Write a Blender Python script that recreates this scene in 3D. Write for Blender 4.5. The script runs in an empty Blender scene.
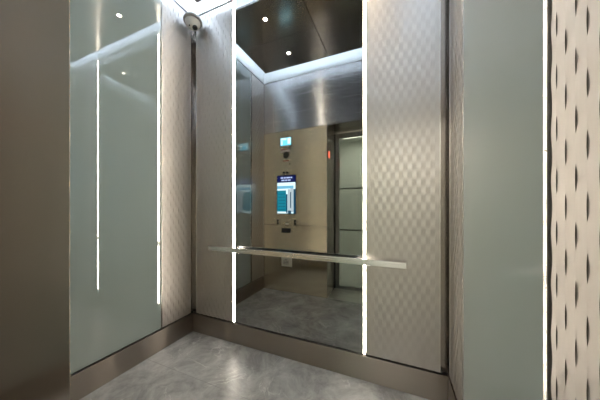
import bpy, bmesh, math, random
from mathutils import Vector, Matrix
random.seed(4)
S = bpy.context.scene
COL = S.collection
PI = math.pi

# ------------------------------------------------------------------ dimensions (metres)
XL, XR = -1.828, 0.296          # finished faces of the left / right cab walls
YB, YF = 1.626, 0.335           # finished faces of the back / front cab walls
ZP = 3.05                       # top of the wall panels
ZC = 3.062                      # underside of the suspended ceiling
ZU = 3.30                       # upper ceiling of the cove
ZS = 0.173                      # skirting height
ZB = 0.184                      # panels start above a shadow gap
ZT = 2.308                      # door head
XJ = -0.849                     # left door jamb
XJR = 0.262                     # right door jamb
CAM_Z = 1.2

# ------------------------------------------------------------------ materials
def newmat(name):
    m = bpy.data.materials.new(name); m.use_nodes = True
    nt = m.node_tree
    return m, nt, nt.nodes['Principled BSDF']

def steel(name, col, rough, grain='Z', bump=0.03, vary=0.08, metallic=1.0, aniso=0.0, tone=0.10, tangent=(1, 0, 0)):
    m, nt, b = newmat(name)
    N, L = nt.nodes, nt.links
    b.inputs['Metallic'].default_value = metallic
    tc = N.new('ShaderNodeTexCoord'); mp = N.new('ShaderNodeMapping')
    sc = {'Z': (420, 420, 2.0), 'X': (2.0, 420, 420), 'Y': (420, 2.0, 420), 'XY': (2.0, 2.0, 420)}[grain]
    mp.inputs['Scale'].default_value = sc
    L.new(tc.outputs['Object'], mp.inputs['Vector'])
    nz = N.new('ShaderNodeTexNoise'); nz.inputs['Scale'].default_value = 1.0
    nz.inputs['Detail'].default_value = 3.0
    L.new(mp.outputs['Vector'], nz.inputs['Vector'])
    mr = N.new('ShaderNodeMapRange')
    mr.inputs['To Min'].default_value = max(0.02, rough - vary)
    mr.inputs['To Max'].default_value = rough + vary
    L.new(nz.outputs['Fac'], mr.inputs['Value'])
    L.new(mr.outputs['Result'], b.inputs['Roughness'])
    cr = N.new('ShaderNodeMix'); cr.data_type = 'RGBA'
    cr.inputs['A'].default_value = (*[c * (1 - tone) for c in col], 1)
    cr.inputs['B'].default_value = (*[min(1, c * (1 + tone)) for c in col], 1)
    L.new(nz.outputs['Fac'], cr.inputs['Factor'])
    L.new(cr.outputs['Result'], b.inputs['Base Color'])
    if bump:
        bp = N.new('ShaderNodeBump'); bp.inputs['Strength'].default_value = bump
        bp.inputs['Distance'].default_value = 0.001
        L.new(nz.outputs['Fac'], bp.inputs['Height']); L.new(bp.outputs['Normal'], b.inputs['Normal'])
    if aniso:      # vertical brushing: reflections smear sideways along this tangent
        b.inputs['Anisotropic'].default_value = aniso
        tg = N.new('ShaderNodeCombineXYZ')
        for k, v in enumerate(tangent): tg.inputs[k].default_value = v
        L.new(tg.outputs['Vector'], b.inputs['Tangent'])
    return m

def plain(name, col, rough=0.5, metallic=0.0, ior=1.5, spec=0.5):
    m, nt, b = newmat(name)
    b.inputs['Base Color'].default_value = (*col, 1)
    b.inputs['Roughness'].default_value = rough
    b.inputs['Metallic'].default_value = metallic
    b.inputs['IOR'].default_value = ior
    b.inputs['Specular IOR Level'].default_value = spec
    nz = nt.nodes.new('ShaderNodeTexNoise'); nz.inputs['Scale'].default_value = 9
    mr = nt.nodes.new('ShaderNodeMapRange')
    mr.inputs['To Min'].default_value = rough * 0.92; mr.inputs['To Max'].default_value = min(1, rough * 1.08)
    nt.links.new(nz.outputs['Fac'], mr.inputs['Value']); nt.links.new(mr.outputs['Result'], b.inputs['Roughness'])
    return m

def emit(name, col, strength):
    m, nt, b = newmat(name)
    b.inputs['Base Color'].default_value = (0, 0, 0, 1)
    b.inputs['Emission Color'].default_value = (*col, 1)
    b.inputs['Emission Strength'].default_value = strength
    return m

def marble(name):
    m, nt, b = newmat(name)
    N, L = nt.nodes, nt.links
    tc = N.new('ShaderNodeTexCoord')
    big = N.new('ShaderNodeTexNoise'); big.inputs['Scale'].default_value = 3.6; big.inputs['Detail'].default_value = 8
    big.inputs['Roughness'].default_value = 0.72; big.inputs['Distortion'].default_value = 0.5
    L.new(tc.outputs['Object'], big.inputs['Vector'])
    r1 = N.new('ShaderNodeValToRGB')
    r1.color_ramp.elements[0].position = 0.36; r1.color_ramp.elements[0].color = (0.205, 0.202, 0.20, 1)
    r1.color_ramp.elements[1].position = 0.72; r1.color_ramp.elements[1].color = (0.60, 0.595, 0.585, 1)
    L.new(big.outputs['Fac'], r1.inputs['Fac'])
    # thin pale veins: the zero crossing of a warped noise
    wv = N.new('ShaderNodeTexNoise'); wv.inputs['Scale'].default_value = 2.6; wv.inputs['Detail'].default_value = 5
    wv.inputs['Distortion'].default_value = 1.4
    mp = N.new('ShaderNodeMapping'); mp.inputs['Location'].default_value = (3.1, 1.7, 0.4); mp.inputs['Rotation'].default_value = (0, 0, 0.7)
    L.new(tc.outputs['Object'], mp.inputs['Vector']); L.new(mp.outputs['Vector'], wv.inputs['Vector'])
    sb = N.new('ShaderNodeMath'); sb.operation = 'SUBTRACT'; sb.inputs[1].default_value = 0.5
    ab = N.new('ShaderNodeMath'); ab.operation = 'ABSOLUTE'
    L.new(wv.outputs['Fac'], sb.inputs[0]); L.new(sb.outputs[0], ab.inputs[0])
    r2 = N.new('ShaderNodeValToRGB')
    r2.color_ramp.elements[0].position = 0.0; r2.color_ramp.elements[0].color = (1, 1, 1, 1)
    r2.color_ramp.elements[1].position = 0.012; r2.color_ramp.elements[1].color = (0, 0, 0, 1)
    L.new(ab.outputs[0], r2.inputs['Fac'])
    brk = N.new('ShaderNodeTexNoise'); brk.inputs['Scale'].default_value = 5.0
    L.new(tc.outputs['Object'], brk.inputs['Vector'])
    bm_ = N.new('ShaderNodeMapRange'); bm_.inputs['From Min'].default_value = 0.44; bm_.inputs['From Max'].default_value = 0.58
    bm_.inputs['To Max'].default_value = 0.55
    L.new(brk.outputs['Fac'], bm_.inputs['Value'])
    mu = N.new('ShaderNodeMath'); mu.operation = 'MULTIPLY'
    L.new(r2.outputs['Color'], mu.inputs[0]); L.new(bm_.outputs['Result'], mu.inputs[1])
    mx = N.new('ShaderNodeMix'); mx.data_type = 'RGBA'; mx.inputs['B'].default_value = (0.7, 0.69, 0.67, 1)
    L.new(mu.outputs[0], mx.inputs['Factor']); L.new(r1.outputs['Color'], mx.inputs['A'])
    # tile joints
    bk = N.new('ShaderNodeTexBrick'); bk.offset = 0.0; bk.inputs['Scale'].default_value = 1.0
    bk.inputs['Brick Width'].default_value = 3.0; bk.inputs['Row Height'].default_value = 0.6
    bk.inputs['Mortar Size'].default_value = 0.0018; bk.inputs['Mortar Smooth'].default_value = 0.2
    mp2 = N.new('ShaderNodeMapping'); mp2.inputs['Location'].default_value = (0.0, 0.02, 0)
    L.new(tc.outputs['Object'], mp2.inputs['Vector']); L.new(mp2.outputs['Vector'], bk.inputs['Vector'])
    mx2 = N.new('ShaderNodeMix'); mx2.data_type = 'RGBA'; mx2.inputs['B'].default_value = (0.25, 0.245, 0.24, 1)
    L.new(bk.outputs['Fac'], mx2.inputs['Factor']); L.new(mx.outputs['Result'], mx2.inputs['A'])
    L.new(mx2.outputs['Result'], b.inputs['Base Color'])
    rr = N.new('ShaderNodeMapRange'); rr.inputs['To Min'].default_value = 0.24; rr.inputs['To Max'].default_value = 0.38
    L.new(big.outputs['Fac'], rr.inputs['Value']); L.new(rr.outputs['Result'], b.inputs['Roughness'])
    b.inputs['Specular IOR Level'].default_value = 0.55
    return m

M = dict(
    panel=steel('embossed_stainless', (0.56, 0.525, 0.495), 0.45, 'Z', bump=0.0, vary=0.03, tone=0.04),
    trim=steel('polished_trim', (0.90, 0.88, 0.85), 0.25, 'Z', bump=0.0),
    white_edge=plain('white_enamel_edge', (0.93, 0.93, 0.91), 0.35),
    skirt=steel('brushed_skirting', (0.31, 0.272, 0.242), 0.28, 'XY', bump=0.0, vary=0.01, tone=0.02, aniso=1.0, tangent=(0, 0, 1)),
    jamb=steel('brushed_jamb', (0.37, 0.325, 0.28), 0.17, 'Z', bump=0.0, vary=0.005, tone=0.015, aniso=1.0, tangent=(0, 1, 0)),
    cop=steel('brushed_operating_panel', (0.95, 0.85, 0.64), 0.23, 'Z', bump=0.0, vary=0.004, tone=0.02, aniso=1.0, tangent=(1, 0, 0)),
    transom=steel('brushed_transom', (0.82, 0.81, 0.82), 0.27, 'X', bump=0.0, vary=0.01, tone=0.03, aniso=1.0, tangent=(0, 0, 1)),
    shell=steel('dark_bronze_steel', (0.44, 0.40, 0.37), 0.2, 'Z', bump=0.0),
    step_shade=plain('dark_step_shade', (0.045, 0.038, 0.03), 0.5),  # step sides of the near panel coloured dark to stand for shade
    gap=plain('black_gap', (0.01, 0.01, 0.01), 0.6),
    cove=plain('cove_white', (0.82, 0.84, 0.86), 0.45),
    ceil=steel('dark_mirror_steel', (0.46, 0.44, 0.42), 0.2, 'Y', bump=0.0, vary=0.03),
    glass=plain('backpainted_glass', (0.305, 0.358, 0.345), 0.012, ior=2.2),
    mirror=plain('grey_mirror', (0.30, 0.305, 0.30), 0.0, metallic=1.0),
    mirror_edge=plain('mirror_edge', (0.10, 0.13, 0.12), 0.2),
    led_warm=emit('warm_led', (1.0, 0.90, 0.75), 38),
    led_cool=emit('cool_led', (0.72, 0.85, 1.0), 130),
    led_down=emit('downlight_led', (1.0, 0.88, 0.70), 260),
    lobby_led=emit('lobby_led', (1.0, 0.93, 0.82), 12),
    floor=marble('grey_marble_tile'),
    rail=steel('satin_rail', (0.78, 0.775, 0.77), 0.25, 'X', bump=0.0),
    chrome=plain('chrome', (0.85, 0.85, 0.85), 0.12, metallic=1.0),
    cam_body=plain('cream_plastic', (0.56, 0.54, 0.49), 0.4),
    cam_ring=plain('grey_plastic', (0.30, 0.29, 0.27), 0.4),
    black=plain('black_plastic', (0.012, 0.012, 0.014), 0.3),
    lens=plain('camera_lens', (0.01, 0.01, 0.012), 0.05),
    navy=emit('screen_navy', (0.005, 0.012, 0.12), 1.7),
    scr_white=emit('screen_text_white', (0.55, 0.65, 1.0), 2.21),
    scr_sky=emit('screen_sky', (0.72, 0.93, 1.0), 2.89),
    scr_blue=emit('screen_blue', (0.22, 0.66, 0.95), 1.87),
    scr_teal=emit('screen_teal', (0.01, 0.30, 0.42), 1.7),
    scr_deep=emit('screen_deep', (0.01, 0.09, 0.17), 1.7),
    scr_tower=emit('screen_tower', (0.66, 0.78, 0.86), 1.7),
    cyan=emit('indicator_cyan', (0.16, 0.72, 1.0), 2.89),
    cyan_lt=emit('indicator_light', (0.70, 1.0, 1.0), 3.4),
    red=emit('red_lamp', (1.0, 0.16, 0.08), 4.08),
    red_print=plain('red_print', (0.45, 0.10, 0.07), 0.5),
    pink_print=plain('pale_print', (0.80, 0.70, 0.66), 0.5),
    grille=plain('speaker_grille', (0.05, 0.06, 0.05), 0.5),
    paper=plain('white_placard', (0.80, 0.78, 0.66), 0.5),
    ink=plain('grey_ink', (0.16, 0.15, 0.13), 0.6),
    door_frame=steel('door_frame_steel', (0.48, 0.52, 0.49), 0.3, 'Z', bump=0.0),
    door_glass=plain('green_door_glass', (0.66, 0.74, 0.66), 0.04, ior=1.52),
    sill=steel('aluminium_sill', (0.62, 0.61, 0.58), 0.32, 'X', bump=0.0),
    lobby_wall=plain('lobby_plaster', (0.82, 0.84, 0.80), 0.8),
    lobby_floor=plain('lobby_stone', (0.60, 0.60, 0.57), 0.35),
)

M['door_glass'].node_tree.nodes['Principled BSDF'].inputs['Transmission Weight'].default_value = 0.9

# ------------------------------------------------------------------ mesh helpers
class MB:
    def __init__(s): s.bm = bmesh.new()
    def box(s, x0, x1, y0, y1, z0, z1, bev=0.0, mi=0, seg=2):
        x0, x1 = sorted((x0, x1)); y0, y1 = sorted((y0, y1)); z0, z1 = sorted((z0, z1))
        v = [s.bm.verts.new(p) for p in ((x0,y0,z0),(x1,y0,z0),(x1,y1,z0),(x0,y1,z0),(x0,y0,z1),(x1,y0,z1),(x1,y1,z1),(x0,y1,z1))]
        fs = [s.bm.faces.new([v[i] for i in q]) for q in ((3,2,1,0),(4,5,6,7),(0,1,5,4),(1,2,6,5),(2,3,7,6),(3,0,4,7))]
        for f in fs: f.material_index = mi
        if bev:
            es = list({e for f in fs for e in f.edges})
            r = bmesh.ops.bevel(s.bm, geom=es, offset=bev, segments=seg, affect='EDGES', profile=0.5)
            for f in r['faces']: f.material_index = mi; f.smooth = True
        return s
    def cyl(s, c, axis, r, length, n=24, r2=None, bev=0.0, mi=0):
        r2 = r if r2 is None else r2
        a = Vector(axis).normalized(); q = a.to_track_quat('Z', 'Y').to_matrix().to_4x4()
        m = Matrix.Translation(Vector(c)) @ q
        g = bmesh.ops.create_cone(s.bm, cap_ends=True, segments=n, radius1=r, radius2=r2, depth=length, matrix=m)
        fs = {f for v in g['verts'] for f in v.link_faces}
        for f in fs:
            f.material_index = mi
            if len(f.verts) == 4: f.smooth = True
        if bev:
            es = [e for e in {e for f in fs if len(f.verts) > 4 for e in f.edges}]
            r_ = bmesh.ops.bevel(s.bm, geom=es, offset=bev, segments=2, affect='EDGES', profile=0.5)
            for f in r_['faces']: f.smooth = True; f.material_index = mi
        return s
    def lathe(s, prof, n=32, mat=Matrix(), mi=0):
        rings = []
        for r, z in prof:
            if r < 1e-6: rings.append([s.bm.verts.new(mat @ Vector((0, 0, z)))])
            else: rings.append([s.bm.verts.new(mat @ Vector((r*math.cos(2*PI*k/n), r*math.sin(2*PI*k/n), z))) for k in range(n)])
        for a, b in zip(rings, rings[1:]):
            for k in range(n):
                k2 = (k+1) % n
                if len(a) == 1 and len(b) == 1: continue
                if len(a) == 1: f = s.bm.faces.new((a[0], b[k], b[k2]))
                elif len(b) == 1: f = s.bm.faces.new((a[k], a[k2], b[0]))
                else: f = s.bm.faces.new((a[k], a[k2], b[k2], b[k]))
                f.smooth = True; f.material_index = mi
        return s
    def build(s, name, mats, parent=None, recalc=True):
        if recalc: bmesh.ops.recalc_face_normals(s.bm, faces=s.bm.faces)
        me = bpy.data.meshes.new(name); s.bm.to_mesh(me); s.bm.free()
        for m in (mats if isinstance(mats, (list, tuple)) else [mats]): me.materials.append(m)
        o = bpy.data.objects.new(name, me); COL.objects.link(o)
        if parent is not None: o.parent = parent
        return o

def tag(o, label, cat, group=None):
    o['label'] = label; o['category'] = cat; o['kind'] = 'thing'
    if group: o['group'] = group
    return o

def struct(o):
    o['kind'] = 'structure'; return o

def thing(name, label, cat, loc, group=None):
    o = bpy.data.objects.new(name, None); COL.objects.link(o)
    o.location = loc; o.empty_display_size = 0.1
    return tag(o, label, cat, group)

def local(o, parent):
    """children were modelled in world space: keep them there under their empty"""
    p, off = parent, Vector((0, 0, 0))
    while p is not None:
        off += p.location; p = p.parent
    o.location = -off
    return o

def part(mb, name, mats, parent, label=None, recalc=True):
    o = mb.build(name, mats, parent, recalc)
    if parent.type == 'EMPTY': local(o, parent)
    if label: o['label'] = label
    return o

# ------------------------------------------------------------------ room shell
SH = 0.040                                        # shell lies this far behind the finished faces
XLs, XRs, YBs = XL - SH, XR + SH, YB + SH
WT = 0.06
struct(MB().box(XLs-WT, XRs+WT, YF, YBs+WT, -0.08, 0.0).build('floor', M['floor']))
struct(MB().box(XLs-WT, XRs+WT, -0.2, YBs+WT, ZU, ZU+0.06).build('ceiling', M['cove']))
struct(MB().box(XLs-WT, XRs+WT, YBs, YBs+WT, 0.0, ZC).build('wall_back', M['shell']))
struct(MB().box(XLs-WT, XLs, YF-0.06, YBs, 0.0, ZC).build('wall_left', M['shell']))
struct(MB().box(XRs, XRs+WT, YF-0.06, YBs, 0.0, ZC).build('wall_right', M['shell']))
# cove upstands above the panels
struct(MB().box(XLs-WT, XRs+WT, YB-0.004, YBs+WT, ZC, ZU).build('trim_1', M['cove']))
struct(MB().box(XLs-WT, XL+0.004, YF, YB-0.004, ZC, ZU).build('trim_2', M['cove']))
struct(MB().box(XR-0.004, XRs+WT, YF, YB-0.004, ZC, ZU).build('trim_3', M['cove']))
# front wall core either side of the doorway, down to the landing side
struct(MB().box(XLs-WT, XJ-0.006, -0.2, YF-0.012, 0.0, ZT+0.02).box(XJR+0.006, XRs+WT, -0.2, YF-0.012, 0.0, ZT+0.02)
       .box(XLs-WT, XRs+WT, -0.2, YF-0.012, ZT+0.02, ZU).build('wall_front', M['shell']))
struct(MB().box(XJ-0.006, XJ, -0.2, YF-0.0005, 0.0, ZT, 0.0015).build('trim_4', M['jamb']))       # left reveal
struct(MB().box(XJR, XJR+0.006, -0.2, YF-0.012, 0.0, ZT, 0.0015).build('trim_5', M['jamb']))    # right reveal
struct(MB().box(XJ, XJR, -0.2, YF-0.012, ZT+0.012, ZT+0.02).build('trim_6', M['jamb']))   # head lining
struct(MB().box(XJR+0.0005, XR+0.002, YF-0.012, YF, 0.0, ZT, 0.001).build('trim_7', M['cop']))    # right front return
sl = MB().box(XJ, XJR, -0.2, YF, -0.06, -0.002)
for k in range(5):
    sl.box(XJ, XJR, -0.15+k*0.1, -0.105+k*0.1, -0.002, 0.001)
struct(sl.build('trim_8', M['sill']))
# transom over the door, full width of the front wall
struct(MB().box(XL, XR, YF-0.012, YF, ZT+0.004, ZP, 0.001).build('trim_9', M['transom']))
struct(MB().box(XL, XR, YF-0.012, YF-0.001, ZC, ZU).build('trim_12', M['cove']))

# skirtings
def skirting(name, x0, x1, y0, y1, gx0, gx1, gy0, gy1):
    o = MB().box(x0, x1, y0, y1, 0.0, ZS, 0.0015).box(gx0, gx1, gy0, gy1, ZS-0.002, ZB+0.002, mi=1).build(name, [M['skirt'], M['gap']])
    return struct(o)
skirting('baseboard_back', XL+0.004, XR-0.004, YB-0.004, YBs, XL+0.03, XR-0.03, YB+0.012, YBs)
skirting('baseboard_left', XLs, XL+0.004, YF, YBs, XLs, XL-0.012, YF, YB+0.01)
skirting('baseboard_right', XR-0.004, XRs, YF, YBs, XR+0.012, XRs, YF, YB+0.01)
# corner posts in the recess between the panels
struct(MB().box(XLs, XLs+0.012, YBs-0.05, YBs, ZB, ZC, 0.001).build('trim_10', M['shell']))
struct(MB().box(XRs-0.012, XRs, YBs-0.05, YBs, ZB, ZC, 0.001).build('trim_11', M['shell']))

# ------------------------------------------------------------------ embossed panels
CW, LAM, NS = 0.0265, 0.105, 14
def embossed(name, label, origin, u, n, width, group, ph=0, first=None, zoff=0.0, AMP=0.0009):
    """origin: lower corner on the finished face; u: along the wall; n: into the cab"""
    O, U, N_ = Vector(origin), Vector(u), Vector(n)
    root = thing(name, label, 'wall panel', origin, group)
    z0, z1 = ZB, ZP
    e = 0.003
    bm = bmesh.new()
    inner = width-2*e
    if first is None:
        ncol = max(1, round(inner/CW)); edges = [inner*c/ncol for c in range(ncol+1)]
    else:
        edges = [0.0, first]
        while edges[-1]+CW < inner-0.004: edges.append(edges[-1]+CW)
        edges.append(inner); ncol = len(edges)-1
    # sample on the wave's own grid so that neighbouring columns cross at vertices
    st = LAM/NS
    g0 = math.ceil((z0-zoff)/st+1e-6); g1 = math.floor((z1-zoff)/st-1e-6)
    zs = [z0] + [zoff+g*st for g in range(g0, g1+1)] + [z1]
    def off(c, z): return -AMP + AMP*math.sin(2*PI*(z-zoff)/LAM + PI*(c+ph))
    prev = None
    back = 0.026
    for c in range(ncol):
        lv, rv = [], []
        for z in zs:
            d = off(c, z)
            bse = O + N_*d; bse.z = z
            lv.append(bm.verts.new(bse + U*(e+edges[c]))); rv.append(bm.verts.new(bse + U*(e+edges[c+1])))
        for k in range(len(zs)-1):
            f = bm.faces.new((lv[k], rv[k], rv[k+1], lv[k+1])); f.smooth = True
        if prev:
            for k in range(len(zs)-1):
                a0, a1, b0, b1 = prev[k], prev[k+1], lv[k], lv[k+1]
                d0 = (a0.co-b0.co).length; d1 = (a1.co-b1.co).length
                vs = [bm.verts.new(p.co) for p in (a0, b0, b1, a1)]
                if d0 < 1e-6: vs = vs[1:]
                elif d1 < 1e-6: vs = vs[:3]
                bm.faces.new(vs).material_index = 1
        prev = rv
    s = MB(); s.bm.free(); s.bm = bm
    # fix winding towards the cab
    for f in bm.faces:
        f.normal_update()
        if abs(f.normal.dot(N_)) > 0.3 and f.normal.dot(N_) < 0: f.normal_flip()
    part(s, 'embossed_sheet', [M['panel'], M['step_shade'] if first is not None else M['panel']], root, recalc=False)
    def strip(a0, a1, d0, d1, za, zb, mb=None, bev=0.0004):
        p, q = O+U*a0+N_*d0, O+U*a1+N_*d1
        return (mb or MB()).box(p.x, q.x, p.y, q.y, za, zb, bev)
    part(strip(e*0.5, width-e*0.5, -back, -0.006, z0+0.001, z1-0.001), 'backing_board', M['shell'], root)
    for a0, a1, pr in ((0, e, 0.0022), (width-e, width, 0.0022 if first is None else -0.004)):
        part(strip(a0, a1, -back, pr, z0, z1), 'edge_trim', M['trim'], root)
    return root

G = 'embossed steel wall panels'
embossed('embossed_wall_panel', 'embossed stainless panel on the back wall left of the mirror, beside the security camera corner', (-1.783, YB, 0), (1,0,0), (0,-1,0), 0.441, G, AMP=0.0019)
embossed('embossed_wall_panel', 'embossed stainless panel on the back wall right of the mirror, behind the handrail end', (-0.193, YB, 0), (1,0,0), (0,-1,0), 0.445, G, 1)
embossed('embossed_wall_panel', 'narrow embossed stainless panel between the large left glass panel and the corner', (XL, 1.308, 0), (0,1,0), (1,0,0), 0.294, G, AMP=0.0019)
embossed('embossed_wall_panel', 'embossed stainless panel on the left wall beside the door, seen only in the mirror', (XL, YF+0.006, 0), (0,1,0), (1,0,0), 0.309, G)
embossed('embossed_wall_panel', 'thin sliver of embossed stainless panel right of the back corner, beside the right glass', (XR, 1.308, 0), (0,1,0), (-1,0,0), 0.294, G)
embossed('embossed_wall_panel', 'near embossed stainless panel with shade-darkened step sides at the right edge of the photo', (XR, 0.341, 0), (0,1,0), (-1,0,0), 0.2985, G, 0, 0.012, 0.021, 0.0010)

# ------------------------------------------------------------------ back painted glass panels on the side walls
def glass_panel(label, x, nx, ya):
    root = thing('glass_wall_panel', label, 'glass panel', (x, 0.983, ZB), 'side wall glass panels')
    part(MB().box(x-nx*0.026, x, ya+0.013, 1.298, ZB+0.001, ZP-0.001, 0.0008), 'glass_pane', M['glass'], root)
    for y0, y1 in ((ya, ya+0.0125), (1.2985, 1.302)):
        part(MB().box(x-nx*0.026, x+nx*0.001, y0, y1, ZB, ZP, 0.0006), 'edge_trim', M['trim'], root, 'pale polished edge strip')
    part(MB().box(x-nx*0.026, x-nx*0.012, ya-0.010, ya-0.0005, ZB, ZP), 'gap_filler', M['gap'], root, 'black gap beside the edge strip')
    return root
glass_panel('large grey green glass panel on the left wall reflecting the two light strips', XL, 1, 0.663)
glass_panel('grey green glass panel on the right wall beside a pale polished edge strip', XR, -1, 0.6495)

# ------------------------------------------------------------------ mirror, light strips
mir = thing('wall_mirror', 'tall grey tinted mirror filling the back wall between two light strips', 'mirror', (-0.766, YB, ZB))
part(MB().box(-1.319, -0.214, YB-0.0005, YB, ZB, ZP), 'mirror_glass', M['mirror'], mir)
part(MB().box(-1.319, -0.214, YB+0.0002, YB+0.026, ZB, ZP), 'backing_board', M['mirror_edge'], mir)
for x, lab in ((-1.3295, 'glowing vertical light strip on the left edge of the mirror'), (-0.2037, 'glowing vertical light strip on the right edge of the mirror')):
    t = thing('light_strip', lab, 'light', (x, YB, ZB), 'mirror light strips')
    part(MB().box(x-0.0098, x+0.0098, YB+0.006, YB+0.026, ZB, ZP), 'channel', M['trim'], t)
    part(MB().box(x-0.0062, x+0.0062, YB-0.002, YB+0.0055, ZB+0.002, ZP-0.002, 0.001), 'diffuser', M['led_warm'], t)

# ------------------------------------------------------------------ handrail
hr = thing('handrail', 'long flat stainless handrail crossing the mirror on the back wall', 'handrail', (-0.758, YB, 0.817))
part(MB().box(-1.576, 0.060, YB-0.060, YB-0.048, 0.8175, 0.857, 0.002), 'rail_bar', M['rail'], hr)
for x in (-1.27, -0.93, -0.592, -0.256):
    b = part(MB().cyl((x, YB-0.0245, 0.837), (0,1,0), 0.007, 0.047), 'bracket', M['chrome'], hr)
    part(MB().cyl((x, YB-0.0035, 0.837), (0,1,0), 0.014, 0.006, bev=0.001), 'rosette', M['chrome'], b)

# ------------------------------------------------------------------ suspended ceiling, downlights, cove light
CX0, CX1, CY0, CY1 = -1.665, 0.133, 0.555, 1.525
CXM, CYM = -0.766, 1.05
DLX, DLY = (-1.19, -0.19), (0.80, 1.33)
HOLE = 0.022
names = {(0,0): 'dark mirrored ceiling tile nearest the door, left half, reflected in the mirror',
         (0,1): 'dark mirrored ceiling tile next to the mirror, left half',
         (1,0): 'dark mirrored ceiling tile nearest the door, right half, reflected at the mirror top',
         (1,1): 'dark mirrored ceiling tile next to the mirror, right half'}
for i in (0, 1):
    for j in (0, 1):
        x0, x1 = (CX0, CXM-0.004) if i == 0 else (CXM+0.004, CX1)
        y0, y1 = (CY0, CYM-0.004) if j == 0 else (CYM+0.004, CY1)
        dx, dy = DLX[i], DLY[j]
        mb = MB(); h = HOLE
        for a in ((x0, dx-h, y0, y1), (dx+h, x1, y0, y1), (dx-h, dx+h, y0, dy-h), (dx-h, dx+h, dy+h, y1)):
            mb.box(a[0], a[1], a[2], a[3], ZC, ZC+0.018)
        t = thing('ceiling_tile', names[(i, j)], 'ceiling panel', ((x0+x1)/2, (y0+y1)/2, ZC), 'suspended ceiling tiles')
        part(mb, 'tile_face', M['ceil'], t)
        part(MB().box(x0-0.003 if i else x0+0.01, x1-0.01 if i else x1+0.003, y0-0.003 if j else y0+0.01, y1-0.01 if j else y1+0.003, ZC+0.0185, ZC+0.028), 'backing_board', M['gap'], t)
        lab = {(0,0): 'small square downlight in the left ceiling tile nearest the door', (0,1): 'small square downlight in the left ceiling tile next to the mirror',
               (1,0): 'small square downlight in the right ceiling tile nearest the door', (1,1): 'small square downlight in the right ceiling tile next to the mirror'}[(i, j)]
        d = thing('ceiling_downlight', lab, 'light', (dx, dy, ZC), 'square ceiling downlights')
        r = MB()
        for a in ((-h, -h+0.004, -h, h), (h-0.004, h, -h, h), (-h+0.004, h-0.004, -h, -h+0.004), (-h+0.004, h-0.004, h-0.004, h)):
            r.box(dx+a[0]*0.98, dx+a[1]*0.98, dy+a[2]*0.98, dy+a[3]*0.98, ZC-0.002, ZC+0.017)
        part(r, 'bezel', M['chrome'], d)
        part(MB().box(dx-0.0165, dx+0.0165, dy-0.0165, dy+0.0165, ZC+0.006, ZC+0.012), 'lens', M['led_down'], d)
cv = thing('cove_light', 'cool white light line hidden above the ceiling tile edges', 'light', (CXM, CYM, ZC+0.06))
za, zb = ZC+0.029, ZC+0.037
IN, LW = 0.020, 0.022
for a in ((CX0+IN, CX0+IN+LW, CY0+IN, CY1-IN), (CX1-IN-LW, CX1-IN, CY0+IN, CY1-IN),
          (CX0+IN+LW+0.002, CX1-IN-LW-0.002, CY0+IN, CY0+IN+LW), (CX0+IN+LW+0.002, CX1-IN-LW-0.002, CY1-IN-LW, CY1-IN)):
    part(MB().box(a[0], a[1], a[2], a[3], za, zb), 'light_line', M['led_cool'], cv)

# ------------------------------------------------------------------ security camera in the back left corner
def cctv():
    c = Vector((-1.728, 1.535, 2.918))
    v0 = Vector((0.596, -0.529, -0.604)).normalized()          # from the corner into the middle of the cab
    sd = Vector((0.763, 0.608, 0.22)).normalized(); dn = v0.cross(sd).normalized()
    if dn.z > 0: dn = -dn
    look = (v0*0.70 + (dn*0.95 - sd*0.28)*0.71).normalized()
    q = look.to_track_quat('Z', 'Y').to_matrix().to_4x4()
    m = Matrix.Translation(c) @ q
    root = thing('security_camera', 'small cream dome security camera mounted in the top left corner', 'camera', (-1.79, 1.60, 2.99))
    part(MB().lathe([(0,-0.028),(0.060,-0.030),(0.074,-0.024),(0.080,-0.008),(0.080,0.000),(0.068,0.004),(0,0.004)], 40, m), 'base_ring', M['cam_ring'], root, 'grey base ring')
    prof = [(0.0,0.003)] + [(0.064*math.cos(t), 0.004+0.066*math.sin(t)) for t in [k*PI/2/12 for k in range(13)]]
    body = part(MB().lathe(prof, 40, m), 'dome', M['cam_body'], root)
    # eyeball lens peering downward, and a small infrared port
    ld = (v0*0.80 + dn*0.56 + sd*0.14).normalized()
    lm = Matrix.Translation(c + look*0.006 + ld*0.050) @ ld.to_track_quat('Z', 'Y').to_matrix().to_4x4()
    ln = part(MB().lathe([(0,0.0),(0.023,0.0),(0.023,0.016),(0.019,0.020),(0.014,0.017),(0,0.017)], 28, lm), 'lens', M['black'], root, 'black lens')
    part(MB().lathe([(0,0.0168),(0.0135,0.0172),(0.009,0.0205),(0,0.0225)], 24, lm), 'lens_glass', M['lens'], ln)
    pd = (v0*0.80 + dn*0.28 - sd*0.50).normalized()
    pm = Matrix.Translation(c + look*0.004 + pd*0.066) @ pd.to_track_quat('Z', 'Y').to_matrix().to_4x4()
    part(MB().lathe([(0,-0.004),(0.006,-0.004),(0.006,0.004),(0,0.004)], 16, pm), 'sensor_port', M['black'], root, 'small black port')
    k = Vector((XLs+0.012, YBs-0.012, 3.005)); v = (c - look*0.02) - k
    part(MB().cyl(k+v/2, v, 0.011, v.length, 20), 'corner_bracket', M['cam_ring'], root)
cctv()

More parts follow.
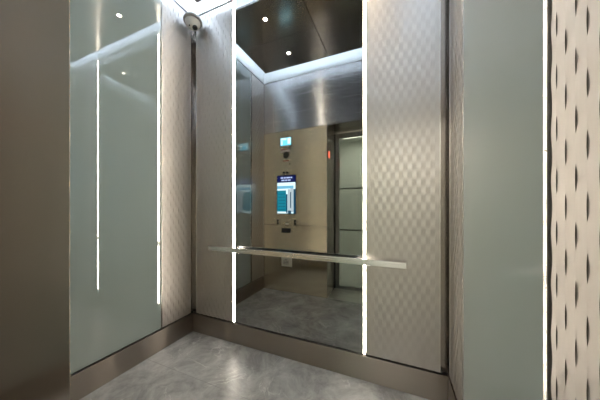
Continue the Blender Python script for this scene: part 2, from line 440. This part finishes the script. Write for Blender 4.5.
# ------------------------------------------------------------------ operating panel on the front wall (seen in the mirror)
Y0 = YF
cop = thing('car_operating_panel', 'tall brushed steel operating panel left of the doorway, reflected in the mirror', 'control panel', (-1.339, Y0, 0))
ZJ = 0.956
part(MB().box(XL+0.001, XJ-0.0005, Y0-0.012, Y0, ZJ+0.003, ZT, 0.001), 'upper_plate', M['cop'], cop)
part(MB().box(XL+0.001, XJ-0.0005, Y0-0.012, Y0, 0.002, ZJ-0.003, 0.001), 'lower_plate', M['cop'], cop)
def ypl(x0, x1, z0, z1, d=0.003, mb=None, mi=0, base=0.0, bev=0.0): return (mb or MB()).box(x0, x1, Y0+base, Y0+base+d, z0, z1, bev, mi)
# floor indicator
fi = part(ypl(-1.552, -1.372, 2.095, 2.218, 0.003), 'floor_indicator', M['black'], cop, 'cyan lit floor indicator')
part(ypl(-1.546, -1.378, 2.102, 2.212, 0.001, base=0.0031), 'display_light', M['cyan'], fi)
mb = ypl(-1.540, -1.450, 2.180, 2.206, 0.001, base=0.0042)
ypl(-1.432, -1.386, 2.120, 2.204, 0.001, base=0.0042, mb=mb); ypl(-1.535, -1.512, 2.112, 2.172, 0.001, base=0.0042, mb=mb)
part(mb, 'display_symbol', M['cyan_lt'], fi)
part(ypl(-1.545, -1.395, 2.006, 2.036, 0.001), 'notice_strip', M['pink_print'], cop, 'pale printed strip')
part(ypl(-1.540, -1.440, 2.040, 2.048, 0.001), 'red_line', M['red_print'], cop, 'red printed line')
sp = part(MB().cyl((-1.456, Y0+0.002, 1.964), (0,1,0), 0.048, 0.004, 32, bev=0.001), 'speaker', M['grille'], cop, 'round dark speaker')
rg = MB()
for k in range(3):
    for a in range(6+6*k):
        t = 2*PI*a/(6+6*k)
        rg.cyl((-1.456+0.012*(k+1)*math.cos(t), Y0+0.0043, 1.964+0.012*(k+1)*math.sin(t)), (0,1,0), 0.003, 0.001, 8)
part(rg, 'speaker_hole', M['black'], sp)
part(ypl(-1.508, -1.411, 1.874, 1.888, 0.001), 'printed_line', M['red_print'], cop, 'small dull red print')
for x, z in ((-1.3956, 1.830), (-1.4915, 1.712), (-1.4385, 1.711)):
    big = z < 1.8
    part(MB().cyl((x, Y0+0.002, z), (0,1,0), 0.016 if big else 0.011, 0.005, 20, bev=0.001), 'key_switch', M['black'] if big else M['grille'], cop)
# information screen
sc = part(ypl(-1.606, -1.300, 1.116, 1.672, 0.004, bev=0.001), 'information_screen', M['black'], cop, 'tall lit information screen with a navy heading')
s2 = MB(); b_ = 0.0042; mats = [M['navy'], M['scr_white'], M['scr_sky'], M['scr_blue'], M['scr_teal'], M['scr_deep'], M['scr_tower']]
def q(x0, x1, z0, z1, mi, lvl): ypl(x0, x1, z0, z1, 0.0004, s2, mi, b_+0.0005*lvl)
SX0, SX1 = -1.598, -1.308
q(SX0, SX1, 1.570, 1.664, 0, 0)
x = SX1-0.05
for w in (0.026, 0.060, 0.030, 0.046): q(x-w, x, 1.626, 1.646, 1, 1); x -= w+0.008
x = SX1-0.075
for w in (0.044, 0.034, 0.052): q(x-w, x, 1.590, 1.610, 1, 1); x -= w+0.009
q(SX0, SX1, 1.124, 1.568, 2, 0)
q(SX0, SX1-0.03, 1.480, 1.520, 3, 1)
q(SX0, -1.455, 1.150, 1.455, 4, 1)
for k in range(6): q(SX0+0.012, -1.468, 1.175+k*0.045, 1.182+k*0.045, 5, 2)
q(-1.455, -1.432, 1.130, 1.400, 5, 1)
q(-1.428, -1.388, 1.150, 1.470, 6, 1)
q(-1.386, -1.340, 1.140, 1.500, 6, 1); q(-1.338, SX1, 1.124, 1.470, 5, 1)
q(-1.425, -1.375, 1.124, 1.165, 5, 2); q(-1.39, -1.375, 1.20, 1.43, 5, 2)
part(s2, 'screen_picture', mats, sc, 'city towers under a pale sky')
# keys, small plate, reader
for x in (-1.5848, -1.3095):
    kk = part(MB().cyl((x, Y0+0.009, 1.020), (0,1,0), 0.015, 0.018, 18, bev=0.001).cyl((x, Y0+0.009, 0.978), (0,1,0), 0.015, 0.018, 18, bev=0.001), 'key_lock', M['black'], cop)
    part(MB().box(x-0.005, x+0.005, Y0+0.018, Y0+0.026, 0.97, 1.03, 0.001), 'key_blade', M['black'], kk)
part(ypl(-1.472, -1.418, 0.962, 0.985, 0.002), 'key_plate', M['paper'], cop, 'small white plate')
rd = part(MB().box(-1.524, -1.380, Y0, Y0+0.014, 0.8455, 0.912, 0.003), 'card_reader', M['black'], cop, 'black card reader')
# placard on the lower plate: a thing of its own
pl = thing('placard', 'small white printed placard on the front wall just under the handrail reflection', 'sign', (-1.446, Y0, 0.362))
part(MB().box(-1.530, -1.363, Y0+0.0002, Y0+0.003, 0.362, 0.492, 0.0008), 'card', M['paper'], pl)
ink = MB()
for k, (a, b2) in enumerate(((-1.480, -1.437), (-1.500, -1.430), (-1.500, -1.425), (-1.498, -1.432))):
    ink.box(a, b2, Y0+0.0031, Y0+0.0036, 0.455-k*0.020, 0.463-k*0.020)
ink.box(-1.424, -1.419, Y0+0.0031, Y0+0.0036, 0.392, 0.452)
part(ink, 'printed_text', M['ink'], pl)

# red lamp and fittings on the jamb
rl = thing('hall_lantern', 'small red lamp on the left door jamb, reflected in the mirror', 'light', (XJ, 0.27, 1.925))
part(MB().box(XJ, XJ+0.008, 0.235, 0.305, 1.872, 1.980, 0.002), 'housing', M['black'], rl)
part(MB().box(XJ+0.008, XJ+0.014, 0.243, 0.297, 1.882, 1.970, 0.003), 'lamp_lens', M['red'], rl)

# ------------------------------------------------------------------ glass landing door, half open behind the camera
dr = thing('glass_sliding_door', 'steel framed green glass landing door reflected at the right of the mirror', 'door', (-0.60, -0.09, 0.004))
DX0, DX1, DY0, DY1 = XJ+0.014, -0.30, -0.105, -0.075
fr = MB()
fr.box(DX0, DX0+0.055, DY0, DY1, 0.004, ZT-0.004, 0.001); fr.box(DX1-0.03, DX1, DY0, DY1, 0.004, ZT-0.004, 0.001)
fr.box(DX0+0.055, DX1-0.03, DY0, DY1, 2.235, ZT-0.004, 0.001); fr.box(DX0+0.055, DX1-0.03, DY0, DY1, 0.004, 0.045, 0.001)
part(fr, 'door_frame', M['door_frame'], dr)
part(MB().box(XJ+0.001, DX0-0.0005, DY0, DY1+0.006, 0.004, ZT-0.004), 'door_seal', M['black'], dr, 'black rubber seal')
part(MB().box(DX0+0.055, DX1-0.03, DY0+0.008, DY1-0.006, 0.045, 2.235), 'door_pane', M['door_glass'], dr)
for z in (0.879, 1.488):  # two thin dark strips laid across the pane as lines
    part(MB().box(DX0+0.055, DX1-0.03, DY1-0.0055, DY1-0.001, z-0.010, z+0.010), 'pane_line', M['grille'], dr, 'thin dark line across the pane')

# ------------------------------------------------------------------ lobby behind the camera
LX0, LX1, LY0, LZ = -2.4, 2.2, -2.6, 2.9
struct(MB().box(LX0, LX1, LY0, -0.2, -0.08, 0.0).build('floor_lobby', M['lobby_floor']))
struct(MB().box(LX0, LX1, LY0, -0.2, LZ, LZ+0.06).build('ceiling_lobby', M['lobby_wall']))
struct(MB().box(LX0, LX1, LY0-0.06, LY0, 0, LZ).build('wall_lobby', M['lobby_wall']))
struct(MB().box(LX0-0.06, LX0, LY0, -0.2, 0, LZ).build('wall_lobby_left', M['lobby_wall']))
struct(MB().box(LX1, LX1+0.06, LY0, -0.2, 0, LZ).build('wall_lobby_right', M['lobby_wall']))
struct(MB().box(LX0, XLs-WT, -0.26, -0.2, 0, LZ).box(XRs+WT, LX1, -0.26, -0.2, 0, LZ).build('wall_lobby_front', M['lobby_wall']))
lt = thing('lobby_ceiling_light', 'warm square lobby ceiling light in front of the lift doorway', 'light', (-0.6, -1.75, LZ))
part(MB().box(-1.2, 0.2, -2.2, -1.3, LZ-0.03, LZ-0.001, 0.003), 'frame', M['trim'], lt)
part(MB().box(-1.17, 0.17, -2.17, -1.33, LZ-0.036, LZ-0.0305), 'diffuser', M['lobby_led'], lt)

# ------------------------------------------------------------------ world, camera, view
w = bpy.data.worlds.new('world'); S.world = w; w.use_nodes = True
w.node_tree.nodes['Background'].inputs['Color'].default_value = (0.5, 0.55, 0.6, 1)
w.node_tree.nodes['Background'].inputs['Strength'].default_value = 0.05
cd = bpy.data.cameras.new('camera'); co = bpy.data.objects.new('camera', cd); COL.objects.link(co)
co.location = (0, 0, CAM_Z); co.rotation_euler = (PI/2, 0, 0.4020)
cd.sensor_width = 36; cd.lens = 226.26/600*36; cd.shift_y = 8.13/600; cd.clip_start = 0.02; cd.clip_end = 50
S.camera = co
S.view_settings.view_transform = 'Standard'; S.view_settings.look = 'None'
S.view_settings.gamma = 1; S.view_settings.use_curve_mapping = False
S.view_settings.exposure = 0.5
c = S.cycles
c.use_denoising = True; c.max_bounces = 16; c.glossy_bounces = 10; c.diffuse_bounces = 5
c.sample_clamp_indirect = 6; c.blur_glossy = 0.6; c.caustics_reflective = True
